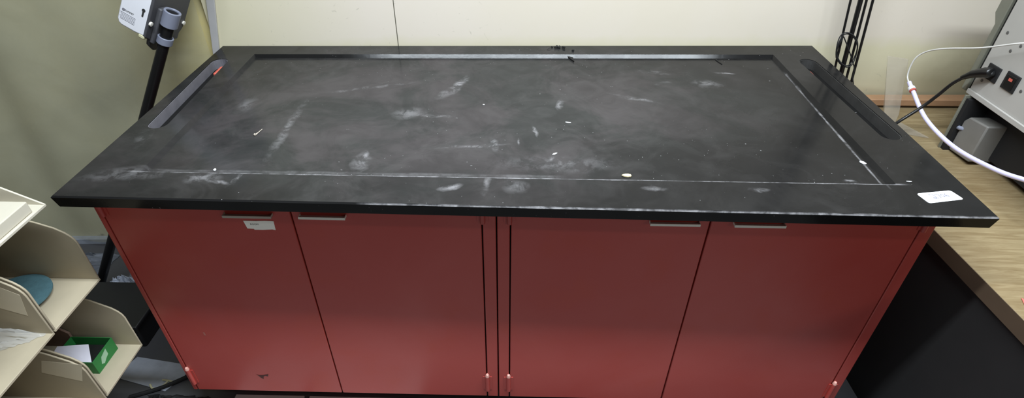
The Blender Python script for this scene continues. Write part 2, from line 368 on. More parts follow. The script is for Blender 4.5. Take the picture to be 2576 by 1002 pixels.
def worktop():
    root = thing('worktop', 'black resin worktop with a shallow recess lying across the red cabinets', 'worktop', (0, 0, HB))
    mb = MB(); bm = mb.bm
    def ring(poly, z): return [bm.verts.new((x, y, z)) for x, y in poly]
    def wall(A, B):
        for i in range(len(A)): bm.faces.new((A[i], A[(i + 1) % len(A)], B[(i + 1) % len(A)], B[i]))
    def fill(rings):
        es = []
        for r in rings:
            for i in range(len(r)):
                es.append(bm.edges.get((r[i], r[(i + 1) % len(r)])) or bm.edges.new((r[i], r[(i + 1) % len(r)])))
        bmesh.ops.triangle_fill(bm, edges=es, use_beauty=True)
    o_top = ring(inset(outer, 0.003), HT); o_mid = ring(outer, HT - 0.003); o_bot = ring(inset(outer, 0.004), HB)
    r_top = ring(rec_o, HT); r_bot = ring(inset(rec_o, 0.0078), HT - 0.0094)
    sl_t, sl_b = ring(slotL, HT), ring(slotL, HB); sr_t, sr_b = ring(slotR, HT), ring(slotR, HB)
    wall(o_top, o_mid); wall(o_mid, o_bot); wall(r_top, r_bot); wall(sl_t, sl_b); wall(sr_t, sr_b)
    bm.faces.new(r_bot)
    for r_ in (ring(inset(slotL, 0.0004), HB + 0.0008), ring(inset(slotR, 0.0004), HB + 0.0008)): bm.faces.new(r_)
    fill([o_top, r_top, sl_t, sr_t]); fill([o_bot, sl_b, sr_b])
    for v in bm.verts: v.co.z -= 0
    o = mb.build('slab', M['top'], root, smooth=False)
    # slot side walls, lit grey left and shaded right by their colour
    for poly, cl in ((slotL, M['slot']), (slotR, M['shaded_wall'])):
        q = MB(); bm = q.bm; n = len(poly); inn = inset(poly, 0.0018); out = inset(poly, 0.0002)
        a = [bm.verts.new((x, y, HT - 0.0018)) for x, y in out]; b = [bm.verts.new((x, y, HB)) for x, y in out]
        c = [bm.verts.new((x, y, HT - 0.0018)) for x, y in inn]; d = [bm.verts.new((x, y, HB)) for x, y in inn]
        for i in range(n):
            j = (i + 1) % n
            bm.faces.new((a[i], a[j], c[j], c[i])); bm.faces.new((c[i], c[j], d[j], d[i])); bm.faces.new((b[j], b[i], d[i], d[j])); bm.faces.new((a[j], a[i], b[i], b[j]))
        so = q.build('slot_wall', cl, root, smooth=False)
        so['label'] = 'slot wall in a lit grey' if cl is M['slot'] else 'slot wall in a shaded grey'
    for (x, y, l) in ((0.0630, 0.612, 0.050), (1.7385, 0.650, 0.030)):
        r = MB().box(x - 0.0045, x + 0.0045, y - l / 2, y + l / 2, HT - 0.014, HT - 0.0005)
        ro = r.build('slot_plug', M['red'], root, bevel=0.002); ro['label'] = 'red rubber plug at the end of the slot'
    bl = MB().lathe([(0.001, -0.012), (0.017, -0.012), (0.019, 0.0005), (0.012, 0.003), (0.001, 0.004)], (1.7600, 0.735, HT - 0.001), (0, 0, 1), 20)
    bo = bl.build('slot_cap', M['clamp'], root); bo['label'] = 'blue grey cap at the far end of the right slot'
    return root
worktop()

# ---------------------------------------------------------------- red cabinets
YF = 0.075; ZB, ZT = 0.074, HB
def fx(x): return round(0.91729 + (x - 0.91729) * 1.0333, 5)
def fz(z): return round(1.45565 + (z - 1.45565) * 1.0333, 5)
def cabinet(x0, x1, label, doors, hinge_xs):
    x0, x1 = fx(x0), fx(x1); doors = [tuple(fx(v) for v in d[:4]) + d[4:] for d in doors]; hinge_xs = [fx(v) for v in hinge_xs]
    root = thing('base_cabinet', label, 'cabinet', ((x0 + x1) / 2, 0.40, 0), 'red cabinets under the worktop')
    b = MB(); yb = 0.725; k = 0.004
    b.box(x0 + k / 2, x0 + 0.010, YF + 0.001, yb, ZB, ZT); b.box(x1 - 0.010, x1 - k / 2, YF + 0.001, yb, ZB, ZT)
    b.box(x0 + 0.01, x1 - 0.01, YF + 0.025, yb, ZB, ZB + 0.016); b.box(x0 + 0.01, x1 - 0.01, yb - 0.012, yb, ZB, ZT)
    b.box(x0 + 0.01, x1 - 0.01, YF + 0.03, YF + 0.06, ZT - 0.03, ZT)
    b.build('carcass', M['paint'], root)
    i = MB(); i.box(x0 + 0.011, x1 - 0.011, YF + 0.022, YF + 0.029, ZB + 0.018, ZT - 0.002); i.build('inner_liner', M['gap'], root)
    dl, dr = doors[0][0], doors[-1][1]
    for (a, c) in ((x0 + 0.0015, dl - 0.003), (dr + 0.003, x1 - 0.0015)):
        MB().box(a, c, YF, YF + 0.02, ZB, ZT).build('stile', M['paint'], root, bevel=0.0015)
    MB().box(x0 + 0.02, x1 - 0.02, YF + 0.085, YF + 0.10, 0, ZB).build('plinth', M['toe'], root)
    out = []
    for (a, c, p0, p1, dark) in doors:
        d = MB().box(a, c, YF, YF + 0.019, ZB, ZT - 0.006).build('door', M['paint'], root, bevel=0.0018)
        h = MB()
        zh = 0.7085
        h.box(p0, p1, YF - 0.011, YF + 0.001, zh, zh + 0.0015); h.box(p0, p1, YF - 0.0125, YF - 0.0108, zh, zh + 0.0065)
        h.box(p0, p0 + 0.0015, YF - 0.011, YF + 0.001, zh, zh + 0.0065); h.box(p1 - 0.0015, p1, YF - 0.011, YF + 0.001, zh, zh + 0.0065)
        ho = h.build('pull_handle', M['dull'] if dark else M['metal'], d, bevel=0.0005)
        if dark: ho['label'] = 'dull steel pull handle'
        out.append(d)
    for hx in hinge_xs:
        for z0, z1 in ((0.106, 0.166), (0.700, 0.768)):
            q = MB().tube([(hx, YF - 0.003, z0), (hx, YF - 0.003, z1)], 0.0055, 12)
            q.box(hx - 0.012, hx + 0.012, YF - 0.0015, YF + 0.0005, z0 + 0.002, z1 - 0.003)
            ho = q.build('hinge', M['paint'], root)
            if z0 < 0.5:
                MB().lathe([(0.001, 0), (0.0055, 0.001), (0.0056, 0.005), (0.0035, 0.010), (0.001, 0.011)], (hx, YF - 0.003, z1), (0, 0, 1), 12).build('hinge_tip', M['knob'], ho)
    return root, out
cab1, d1 = cabinet(0.037, 0.8710, 'red steel cabinet under the left half of the worktop, paper label on its door', [(0.0515, 0.4445, 0.308, 0.409, True), (0.4475, 0.8395, 0.465, 0.5615, False)], (0.0525, 0.8425))
cab2, d2 = cabinet(0.8710, 1.7685, 'red steel cabinet under the right half of the worktop, next to the wooden table', [(0.9015, 1.3085, 1.1845, 1.2865, False), (1.3115, 1.7375, 1.3555, 1.4595, False)], (0.8980, 1.7430))
lb = MB(); pts = [(0.3421, 0.7172), (0.368, 0.7168), (0.388, 0.7178), (0.4057, 0.7172), (0.4045, 0.6935), (0.398, 0.6952), (0.378, 0.6935), (0.3600, 0.6935), (0.3592, 0.6958), (0.3455, 0.6965)]
lb.prism([(fx(x), YF - 0.0009, fz(z)) for x, z in pts], (0, 0.0009, 0))
lab = lb.build('paper_label', M['paper'], d1[0], smooth=False); lab['label'] = 'torn white paper label with tiny print'
text_mesh('label_print', 'ROOM', 0.0062, M['dark_ink'], lab, Matrix.Translation((fx(0.3635), YF - 0.0012, fz(0.7082))) @ Matrix.Rotation(math.pi / 2, 4, 'X'))
cp = MB(); cp.poly([(fx(x), YF - 0.0004, fz(z)) for x, z in [(0.228, 0.1935), (0.236, 0.1885), (0.248, 0.1895), (0.262, 0.1945), (0.259, 0.184), (0.252, 0.187), (0.247, 0.183), (0.244, 0.172), (0.238, 0.179), (0.234, 0.187)]])
co = cp.build('paint_scratch', M['rust'], d1[0], smooth=False); co['label'] = 'dark rusty scratch in the red paint'
cq = MB(); cq.poly([(fx(0.143) + 0.004 * math.cos(a) * (1 if k % 2 else .6), YF - 0.0004, fz(0.352) + 0.007 * math.sin(a)) for k, a in enumerate([i * 0.785 for i in range(8)])])
co = cq.build('paint_chip', M['chip'], d1[0], smooth=False); co['label'] = 'small pale chip in the red paint'

# ---------------------------------------------------------------- white tag and scraps lying on the worktop
root = thing('name_tag', 'white rounded tag with a handwritten number on the front right corner of the worktop', 'tag', (1.752, 0.058, HT))
def rrect(c, r, n=6):
    out = []
    for i in range(4):
        p, q, s = Vector(c[i]), Vector(c[i - 1]), Vector(c[(i + 1) % 4])
        a = p + (q - p).normalized() * r; b = p + (s - p).normalized() * r
        for k in range(n + 1):
            t = k / n; out.append((1 - t) ** 2 * a + 2 * t * (1 - t) * p + t * t * b)
    return out
tc = [(1.7187, 0.0358), (1.7958, 0.0516), (1.7865, 0.0812), (1.7112, 0.0680)]
MB().prism([(p.x, p.y, HT + 0.0002) for p in rrect(tc, 0.006)], (0, 0, 0.0006)).build('card', M['sticker'], root, smooth=False)
def tagpt(u, v):
    a, b, c, d = [Vector(q) for q in tc]
    q = (a * (1 - u) + b * u) * (1 - v) + (d * (1 - u) + c * u) * v
    return (q.x, q.y, HT + 0.0010)
wr = MB()
for stroke in ([(.27, .70), (.29, .80), (.33, .80), (.37, .68), (.38, .55), (.36, .42), (.32, .33), (.285, .36), (.30, .46), (.36, .40), (.42, .36)],
               [(.42, .74), (.46, .76), (.52, .74), (.505, .55), (.48, .36)],
               [(.60, .70), (.565, .62), (.56, .48), (.59, .40), (.625, .47), (.63, .62), (.60, .70)],
               [(.735, .74), (.69, .64), (.672, .50), (.69, .41), (.73, .42), (.745, .51), (.71, .56), (.678, .50)]):
    wr.tube(spline([tagpt(*q) for q in stroke], 5), 0.0006, 6)
hw = wr.build('handwriting', M['pencil'], root); hw['label'] = 'faint grey handwritten number'

ZR = HT - 0.0094
def scrap(name, label, cat, x, y, sx, sy, ang, m, z=ZR, h=0.0016, n=9, seed=1, group=None):
    r = random.Random(seed); mb = MB(); c, s = math.cos(math.radians(ang)), math.sin(math.radians(ang)); pts = []
    for k in range(n):
        t = 2 * math.pi * k / n; q = 1 + r.uniform(-0.28, 0.2); px, py = sx * q * math.cos(t), sy * q * math.sin(t)
        pts.append((x + c * px - s * py, y + s * px + c * py, z + 0.0002 + r.uniform(0, h * 0.3)))
    mb.prism(pts, (0, 0, h))
    return tag(mb.build(name, m, bevel=h * 0.2), label, cat, group)
d = MB().lathe([(0.001, 0), (0.0060, 0.0), (0.0062, 0.0012), (0.001, 0.0016)], (0.5265, 0.287, ZR + 0.0001), (0, 0, 1), 20)
tag(d.build('paper_dot', M['sticker']), 'round white paper dot in the left middle of the black worktop recess', 'paper dot')
scrap('paper_scrap', 'cream torn scrap at the front edge of the worktop recess, right of centre', 'scrap', 1.1438, 0.127, 0.0105, 0.0055, -8, M['scrap'], h=0.003, seed=3)
sk = MB().tube([(0.3002, 0.268, ZR + 0.002), (0.303, 0.28, ZR + 0.002), (0.306, 0.296, ZR + 0.0018)], [0.0022, 0.0011, 0.0007], 8)
sk.lathe([(0.0005, -0.003), (0.003, -0.001), (0.003, 0.001), (0.0005, 0.0025)], (0.2995, 0.268, ZR + 0.003), (1, 0.2, 0), 10)
tag(sk.build('screw', M['dull']), 'small pale screw lying left of the round white dot on the worktop', 'screw')
scrap('white_shard', 'thin white shard in the middle of the recess, furthest back of the white shards', 'shard', 1.034, 0.354, 0.0075, 0.0022, -8, M['speck'], seed=4, n=7, group='white shards on the worktop')
scrap('white_shard', 'small white shard near the middle of the recess, just behind its front edge', 'shard', 0.9945, 0.209, 0.007, 0.0022, 30, M['speck'], seed=5, n=7, group='white shards on the worktop')
scrap('white_shard', 'bright white shard at the right end of the recess near its chalky corner', 'shard', 1.668, 0.1945, 0.0045, 0.009, 35, M['sticker'], seed=6, n=7, group='white shards on the worktop')
scrap('white_shard', 'tiny white shard on the rim just outside the front right corner of the recess', 'shard', 1.7205, 0.110, 0.006, 0.002, -5, M['speck'], z=HT, seed=8, n=7, group='white shards on the worktop')
scrap('white_crumb', 'tiny white crumb behind the middle of the worktop recess', 'crumb', 0.822, 0.441, 0.0028, 0.0028, 0, M['speck'], seed=9, n=7, group='white crumbs on the worktop')
scrap('white_crumb', 'white crumb on the front left edge of the worktop recess', 'crumb', 0.2706, 0.122, 0.0030, 0.0040, 0, M['sticker'], seed=10, n=7, group='white crumbs on the worktop')
dk = MB()
for k in range(14):
    r = random.Random(40 + k); x = 1.0281 + r.uniform(-0.020, 0.020); y = 0.812 + r.uniform(-0.006, 0.006); q = r.uniform(0.002, 0.0045)
    dk.lathe([(0.0005, -q), (q * 0.9, -q * 0.4), (q, q * 0.3), (0.0005, q)], (x, y, HT + q), (r.uniform(-1, 1), r.uniform(-.5, .5), 0.3), 7)
for a in (-0.018, -0.006, 0.010): dk.tube([(1.0281 + a, 0.810, HT + 0.002), (1.0281 + a * 1.5, 0.800, HT + 0.004), (1.0281 + a * 1.9, 0.792, HT + 0.001)], 0.0006, 5)
tag(dk.build('debris_clump', M['crumb']), 'dark crumbly clump on the back rim of the worktop against the wall', 'debris')
fl = MB(); fl.prism([(1.052, 0.762, ZR + 0.001), (1.071, 0.7515, ZR + 0.001), (1.073, 0.722, ZR + 0.001), (1.066, 0.735, ZR + 0.001)], (0, 0, 0.004))
tag(fl.build('black_flake', M['crumb'], bevel=0.0008), 'triangular black flake inside the recess at its back edge', 'debris')
tag(MB().lathe([(0.0005, 0), (0.0038, 0.001), (0.0040, 0.004), (0.0005, 0.0062)], (1.0727, 0.788, HT), (0, 0, 1), 12).build('black_pellet', M['crumb']), 'tiny black pellet on the rim just behind the recess back edge', 'debris')
tag(MB().tube([(1.4990, 0.757, ZR + 0.0012), (1.503, 0.742, ZR + 0.0014), (1.5095, 0.7245, ZR + 0.0012)], 0.0012, 6).build('dark_twig', M['crumb']), 'thin dark splinter at the back right of the recess', 'splinter')

# ---------------------------------------------------------------- leaning pole with its clamped device
PB = Vector((-0.560, 0.500, 0.0)); PT = Vector((-0.0244, 0.620, 0.9425)); U = (PT - PB).normalized()
e1 = Vector((0, 1, 0)).cross(U).normalized(); e2 = U.cross(e1)
th = math.radians(170)
A = math.cos(th) * e1 + math.sin(th) * e2                        # away, along the white face
B = math.cos(th - math.pi / 2) * e1 + math.sin(th - math.pi / 2) * e2   # away, along the grey face
def frame(o): return Matrix(((A.x, B.x, U.x, o.x), (A.y, B.y, U.y, o.y), (A.z, B.z, U.z, o.z), (0, 0, 0, 1)))
root = thing('support_pole', 'black tube pole leaning to the right behind the left end of the worktop', 'pole', PB)
MB().tube([PB + U * 0.012, PT + U * 0.016], 0.0145, 20).build('tube', M['black'], root)
MB().lathe([(0.001, 0.0), (0.021, 0.0), (0.021, 0.03), (0.017, 0.034), (0.001, 0.034)], PB, U, 20).build('foot_cap', M['matte_black'], root)
def clampring(s0, s1, r, name):
    c = PT + U * s0; h = s1 - s0; q = MB(); n = 28; bm = q.bm
    pr = [(0.0152, 0.0), (r, 0.0), (r, h), (0.0152, h)]
    rr = [[bm.verts.new(c + U * z + rad * (math.cos(2 * math.pi * k / n) * e1 + math.sin(2 * math.pi * k / n) * e2)) for k in range(n)] for rad, z in pr]
    for a, b in zip(rr, rr[1:] + rr[:1]):
        for k in range(n): bm.faces.new((a[k], a[(k + 1) % n], b[(k + 1) % n], b[k]))
    return q
dev = thing('control_box', 'white and grey plastic box clamped to the top of the leaning black pole', 'device', PT)
O = PT + A * 0.0285 - B * 0.038 + U * (-0.069)
F = frame(O)
b = MB(); b.prism([F @ Vector(v) for v in [(0.003, 0, 0), (0.030, 0, -0.003), (0.068, 0, -0.003), (0.077, 0, 0.001), (0.082, 0, 0.012), (0.082, 0, 0.30), (0.003, 0, 0.30)]], (F.to_3x3() @ Vector((0, 0.148, 0))))
b.build('white_shell', M['white'], dev, bevel=0.004, seg=3)
g = MB(); g.prism([F @ Vector((0, b_, u_)) for b_, u_ in [(0, -0.002), (0.008, -0.006), (0.021, -0.014), (0.024, -0.030), (0.031, -0.037), (0.050, -0.052), (0.075, -0.056), (0.100, -0.045), (0.124, -0.034), (0.145, -0.034), (0.145, -0.014), (0.152, -0.006), (0.158, 0.006), (0.156, 0.30), (0, 0.30)]], (F.to_3x3() @ Vector((0.010, 0, 0))) * 1.0)
g.build('grey_back_plate', M['grey'], dev, bevel=0.003)
for s0, s1, r in ((-0.024, 0.020, 0.0212), (-0.078, -0.057, 0.0198)):
    q = clampring(s0, s1, r, 'c'); q.build('clamp_collar', M['clamp'], dev, bevel=0.0015)
    z0 = s0 + 0.038
MB().box(-0.012, 0.002, 0.020, 0.058, -0.020, 0.085, F).build('clamp_bracket', M['grey'], dev, bevel=0.004)
for (yy, zz) in ((0.006, 0.040), (0.150, 0.018)):
    MB().lathe([(0.0005, 0), (0.006, 0), (0.006, 0.005), (0.0005, 0.006)], F @ Vector((0.0005, yy, zz)), -A, 12).build('screw_head', M['metal'], dev)
kh = MB(); kh.lathe([(0.0005, 0), (0.0046, 0), (0.0046, 0.0008), (0.0005, 0.0009)], F @ Vector((0.020, -0.0003, 0.0680)), -B, 16)
kh.box(0.0178, 0.0222, -0.0009, 0.0002, 0.050, 0.067, F)
kh.build('keyhole', M['dark_ink'], dev)
ct = MB(); ct.box(0.003, 0.020, -0.0004, 0.04, -0.010, 0.001, F); ct.build('cable_gland', M['cream'], dev, bevel=0.003)
tx = MB()
for k in range(6):
    z = 0.0330 - 0.0036 * k
    tx.box(0.035, 0.0765 - 0.001 * (k % 3), -0.0005, 0.0002, z, z + (0.0010 if k in (0, 5) else 0.0007), F)
tl = tx.build('printed_lines', M['ink'], dev)
Rm = Matrix((( -A.x, U.x, -B.x, 0), (-A.y, U.y, -B.y, 0), (-A.z, U.z, -B.z, 0), (0, 0, 0, 1)))
text_mesh('printed_name', 'SUMMIT', 0.0070, M['dark_ink'], dev, Matrix.Translation(F @ Vector((0.054, -0.0007, 0.0420))) @ Rm)
lg = MB().lathe([(0.0024, 0), (0.0040, 0), (0.0040, 0.0005), (0.0024, 0.0006)], F @ Vector((0.0700, -0.0002, 0.0420)), -B, 14); lg.build('printed_mark', M['ink'], dev)

# ---------------------------------------------------------------- beige sorting bins
XB = -0.050
def bin_unit(y0, y1, zf, prof, label, patch=False):
    root = thing('storage_bin', label, 'storage bin', (XB - 0.2, (y0 + y1) / 2, zf), 'beige storage bins in the stack')
    MB().box(XB - 0.40, XB, y0, y1, zf - 0.006, zf).build('floor_panel', M['bin'], root, bevel=0.001)
    MB().box(XB - 0.40, XB - 0.394, y0, y1, zf, zf + prof[-1][1]).build('back_panel', M['bin'], root)
    for ya in (y0, y1 - 0.004):
        pts = [(XB, ya, zf)] + [(XB + dx, ya, zf + dz) for dx, dz in prof] + [(XB - 0.394, ya, zf)]
        wl = MB().prism(pts, (0, 0.004, 0)).build('side_panel', M['bin'], root, bevel=0.0012)
        if patch and ya > y0:
            q = MB(); q.prism([(px, ya - 0.0002, pz) for px, pz in patch], (0, 0.0003, 0))
            po = q.build('tape_patch', M['bin_pad'], wl); po['label'] = 'glossy square of tape'
    return root
PR1 = [(0, 0.108), (-0.002, 0.118), (-0.007, 0.128), (-0.016, 0.138), (-0.034, 0.151), (-0.066, 0.165), (-0.22, 0.218), (-0.394, 0.222)]
PR2 = [(-0.001, 0.102), (-0.004, 0.114), (-0.010, 0.124), (-0.022, 0.136), (-0.062, 0.160), (-0.16, 0.205), (-0.26, 0.229), (-0.394, 0.229)]
bin_unit(-0.098, 0.057, 0.528, PR1, 'beige bin holding the teal abrasive disc, below the top shelf', False)
bin_unit(-0.256, -0.101, 0.526, PR1, 'beige bin at left edge with the plastic bag, nearer than the disc bin', [(-0.150, 0.676), (-0.088, 0.660), (-0.060, 0.640), (-0.075, 0.580), (-0.120, 0.601), (-0.160, 0.612)])
bin_unit(-0.088, 0.064, 0.285, PR2, 'beige bin holding the green box, lowest bin by the floor clutter', False)
bin_unit(-0.243, -0.091, 0.281, PR2, 'empty beige bin at bottom left in front of the green box bin', [(-0.134, 0.420), (-0.0486, 0.4085), (-0.075, 0.3475), (-0.155, 0.377)])
root = thing('tray', 'shallow beige tray with sloping sides on top of the bin stack', 'tray', (XB - 0.2, -0.14, 0.755))
MB().box(XB - 0.40, XB, -0.32, 0.038, 0.752, 0.758).build('floor_panel', M['bin_edge'], root, bevel=0.001)
for ya in (-0.32, 0.034):
    MB().prism([(XB, ya, 0.758), (XB - 0.070, ya, 0.7985), (XB - 0.394, ya, 0.86), (XB - 0.394, ya, 0.758)], (0, 0.004, 0)).build('side_panel', M['bin_edge'], root, bevel=0.001)
MB().box(XB - 0.40, XB - 0.394, -0.32, 0.038, 0.758, 0.86).build('back_panel', M['bin_edge'], root)
bd = MB().box(XB - 0.36, XB - 0.006, -0.30, 0.010, 0.7585, 0.784)
tag(bd.build('cream_panel', M['bin_edge'], bevel=0.002), 'thick cream panel lying in the tray on top of the bin stack', 'panel')
# low stand carrying the bins
sd = thing('stand', 'low wooden stand under the beige bins at the left edge', 'stand', (-0.38, -0.1, 0))
MB().box(-0.449, -0.30, -0.26, 0.064, 0.25, 0.2745).build('top_board', M['brown_card'], sd, bevel=0.002)
for yy in (-0.25, 0.03): MB().box(-0.44, -0.32, yy, yy + 0.03, 0, 0.25).build('leg', M['brown_card'], sd, bevel=0.002)
# disc
root = thing('abrasive_disc', 'round teal abrasive disc lying in the upper far bin', 'disc', (-0.195, 0.0, 0.528))
MB().lathe([(0.001, 0.0), (0.058, 0.0), (0.062, 0.010), (0.001, 0.010)], (-0.186, -0.021, 0.5283), (0, 0, 1), 48).build('backing_pad', M['matte_black'], root)
MB().lathe([(0.001, 0.0), (0.070, 0.0), (0.070, 0.003), (0.001, 0.003)], (-0.186, -0.020, 0.5405), (0.02, 0.01, 1), 56).build('abrasive_sheet', M['teal'], root)
# plastic bag in near upper bin
pb = MB(); n1, n2 = 26, 18; r = random.Random(5); rows = []
for i in range(n1 + 1):
    row = []
    for j in range(n2 + 1):
        u, v = i / n1, j / n2                     # u from the dividing panel towards the camera, v from the mouth inwards
        x = -0.060 - 0.24 * v - 0.075 * u ** 1.3 + 0.003 * r.uniform(-1, 1); y = -0.1065 - 0.052 * u - 0.075 * u * v + 0.002 * r.uniform(-1, 1)
        lump = 0.026 * math.exp(-((u - 0.16) / 0.14) ** 2) * min(1, 0.25 + 2.2 * v) + 0.010 * math.exp(-((u - 0.7) / 0.16) ** 2) * (0.5 + 0.5 * math.sin(14 * v))
        e = min(1, 8 * min(u, 1 - u, v, 1 - v))
        row.append(pb.bm.verts.new((x, y, 0.5275 + e * (0.002 + lump + 0.0025 * r.random() + 0.003 * math.sin(40 * v + 9 * u) ** 2))))
    rows.append(row)
for a, b2 in zip(rows, rows[1:]):
    for j in range(n2): pb.bm.faces.new((a[j], a[j + 1], b2[j + 1], b2[j]))
tag(pb.build('plastic_bag', M['bag']), 'crumpled clear plastic bag in the bin at the left edge', 'bag')
# green box
gz = 0.2852
root = thing('green_box', 'small open green cardboard box in the lowest far bin', 'box', (-0.15, 0.008, gz))
gx0, gx1, gy0, gy1, gh = -0.205, -0.102, -0.030, 0.047, 0.042
w = MB(); tk = 0.0015
w.box(gx0, gx1, gy0, gy1, gz, gz + tk); w.box(gx0, gx1, gy0, gy0 + tk, gz + tk, gz + gh); w.box(gx0, gx1, gy1 - tk, gy1, gz + tk, gz + gh)
w.box(gx0, gx0 + tk, gy0 + tk, gy1 - tk, gz + tk, gz + gh); w.box(gx1 - tk, gx1, gy0 + tk, gy1 - tk, gz + tk, gz + gh)
w.build('carton', M['green'], root)
pl = MB(); pl.poly([(gx1 + 0.0003, y, z) for y, z in [(-0.012, gz + 0.014), (-0.004, gz + 0.030), (0.008, gz + 0.034), (0.017, gz + 0.037), (0.016, gz + 0.018), (0.006, gz + 0.014), (-0.004, gz + 0.008)]])
pl.build('printed_patch', M['pale'], root, smooth=False)
MB().box(gx0 + 0.002, gx1 - 0.002, gy0 + 0.002, gy1 - 0.002, gz + 0.002, gz + 0.015).build('dark_filling', M['crumb'], root)
MB().prism([(-0.104, -0.029, gz + 0.0425), (-0.138, 0.018, gz + 0.050), (-0.208, 0.008, gz + 0.052), (-0.210, -0.029, gz + 0.0425)], (0, 0, 0.0008)).build('card_flap', M['card'], root, smooth=False)
rd = MB().prism([(-0.21, 0.050, gz), (-0.30, 0.050, gz), (-0.30, 0.050, gz + 0.075), (-0.25, 0.050, gz + 0.085), (-0.21, 0.050, gz + 0.05)], (0, 0.006, 0))
tag(rd.build('brown_card', M['brown_card'], bevel=0.001), 'brown card leaning in shadow behind the green box', 'card')

# ---------------------------------------------------------------- floor clutter at the left
root = thing('tote', 'low black plastic tote on the floor left of the red cabinet', 'tote', (-0.5, 0.36, 0))
MB().box(-0.78, -0.262, 0.275, 0.455, 0.0, 0.088).build('body', M['tote'], root, bevel=0.006)
MB().box(-0.79, -0.255, 0.268, 0.462, 0.088, 0.100).build('lid', M['tote'], root, bevel=0.004)
def crumpled(name, label, x0, x1, y0, y1, h, m, seed, cat='plastic wrap', n=16):
    r = random.Random(seed); q = MB(); rows = []
    for i in range(n + 1):
        row = []
        for j in range(n + 1):
            u, v = i / n, j / n; e = min(u, 1 - u, v, 1 - v) * 4; e = min(1, e)
            row.append(q.bm.verts.new((x0 + (x1 - x0) * u + r.uniform(-.006, .006), y0 + (y1 - y0) * v + r.uniform(-.006, .006), 0.002 + e * (h * (0.45 + 0.55 * r.random())))))
        rows.append(row)
    for a, b in zip(rows, rows[1:]):
        for j in range(n): q.bm.faces.new((a[j], a[j + 1], b[j + 1], b[j]))
    return tag(q.build(name, m, smooth=False), label, cat)
crumpled('plastic_wrap', 'dark crumpled plastic wrap on the floor against the wall behind the black tote', -0.98, -0.60, 0.585, 0.705, 0.035, M['crumple'], 3)['group'] = 'crumpled plastic wrap on the floor'
crumpled('plastic_wrap', 'grey crumpled plastic wrap on the floor beside the foot of the leaning pole', -0.50, -0.10, 0.55, 0.72, 0.03, M['crumple'], 9)['group'] = 'crumpled plastic wrap on the floor'
crumpled('plastic_wrap', 'pale crumpled plastic strip on the floor just behind the black tote', -0.515, -0.38, 0.475, 0.535, 0.075, M['crumple2'], 12)['group'] = 'crumpled plastic wrap on the floor'
ps = MB(); ps.prism([(-0.30, 0.16, 0.001), (-0.12, 0.115, 0.001), (-0.07, 0.205, 0.001), (-0.27, 0.235, 0.001)], (0, 0, 0.001))
tag(ps.build('paper_sheet', M['crumple2'], smooth=False), 'pale paper sheet on the floor beside the foot of the red cabinet', 'paper')
tag(MB().tube(spline([(-0.21, 0.09, 0.006), (-0.13, 0.125, 0.007), (-0.06, 0.175, 0.006), (0.0, 0.21, 0.006)], 6), 0.006, 8).build('webbing_strap', M['strap']), 'black strap lying across the pale paper on the floor', 'strap')
hk = MB().tube(spline([(-0.175, 0.135, 0.004), (-0.160, 0.122, 0.004), (-0.142, 0.124, 0.004), (-0.132, 0.136, 0.004), (-0.128, 0.150, 0.004)], 6), 0.003, 8)
hk.tube([(-0.146, 0.152, 0.004), (-0.128, 0.150, 0.005), (-0.112, 0.146, 0.004)], 0.0028, 8); hk.tube([(-0.133, 0.136, 0.004), (-0.120, 0.128, 0.004)], 0.0025, 8)
hko = hk.build('hook', M['cream']); tag(hko, 'small cream plastic hook on the floor by the black strap', 'hook')
crumpled('dark_rag', 'dark grey rag on the floor at the left foot of the red cabinet', -0.16, 0.03, 0.02, 0.10, 0.03, M['matte_black'], 21, 'rag')
tag(MB().box(0.096, 0.298, -0.12, 0.108, 0.0, 0.006).build('floor_board', M['tile'], bevel=0.0015), 'pale board on the floor below the left cabinet door', 'board', 'pale boards on the floor')
tag(MB().box(0.313, 0.640, -0.12, 0.108, 0.0, 0.006).build('floor_board', M['tile'], bevel=0.0015), 'pale board on the floor below the second cabinet door from left', 'board', 'pale boards on the floor')

# ---------------------------------------------------------------- wooden table on the right
TZ = 0.600
table = thing('table', 'light oak laminate table to the right of the red cabinets', 'table', (2.3, 0.2, 0))
def tx_(y): return 1.926 - 0.050 * y
te = [(tx_(-0.75), -0.75), (3.0, -0.75), (3.0, 0.868), (tx_(0.868), 0.868)]
MB().prism([(x, y, TZ) for x, y in te], (0, 0, -0.030)).build('tabletop', M['wood'], table, bevel=0.0012)
MB().prism([(tx_(-0.75) - 0.0012, -0.75, TZ - 0.0008), (tx_(0.868) - 0.0012, 0.868, TZ - 0.0008), (tx_(0.868) - 0.0012, 0.868, TZ - 0.0405), (tx_(-0.75) - 0.0012, -0.75, TZ - 0.0405)], (0.004, 0, 0)).build('edge_band', M['edge'], table)
MB().prism([(tx_(-0.70) + 0.010, -0.70, TZ - 0.030), (tx_(0.86) + 0.010, 0.86, TZ - 0.030), (tx_(0.86) + 0.010, 0.86, 0.0), (tx_(-0.70) + 0.010, -0.70, 0.0)], (0.020, 0, 0)).build('side_panel', M['under'], table)
MB().box(2.96, 2.98, -0.70, 0.86, 0, TZ - 0.03).build('side_panel', M['under'], table)
bt = thing('wooden_batten', 'brown wooden batten along the back of the oak table at the wall', 'batten', (2.3, 0.86, TZ))
MB().prism([(1.885, 0.833, TZ + 0.009), (3.0, 0.846, TZ + 0.009), (3.0, 0.905, TZ + 0.009), (1.885, 0.866, TZ + 0.009)], (0, 0, 0.022)).build('rail', M['batten'], bt, bevel=0.002)
fo = MB().prism([(1.885, 0.839, TZ), (3.0, 0.852, TZ), (3.0, 0.905, TZ), (1.885, 0.866, TZ)], (0, 0, 0.009)).build('gap_shade_strip', M['edge'], bt); fo['label'] = 'dark strip standing in for the shaded gap under the rail'  # dark strip added to read as the shaded gap below the rail
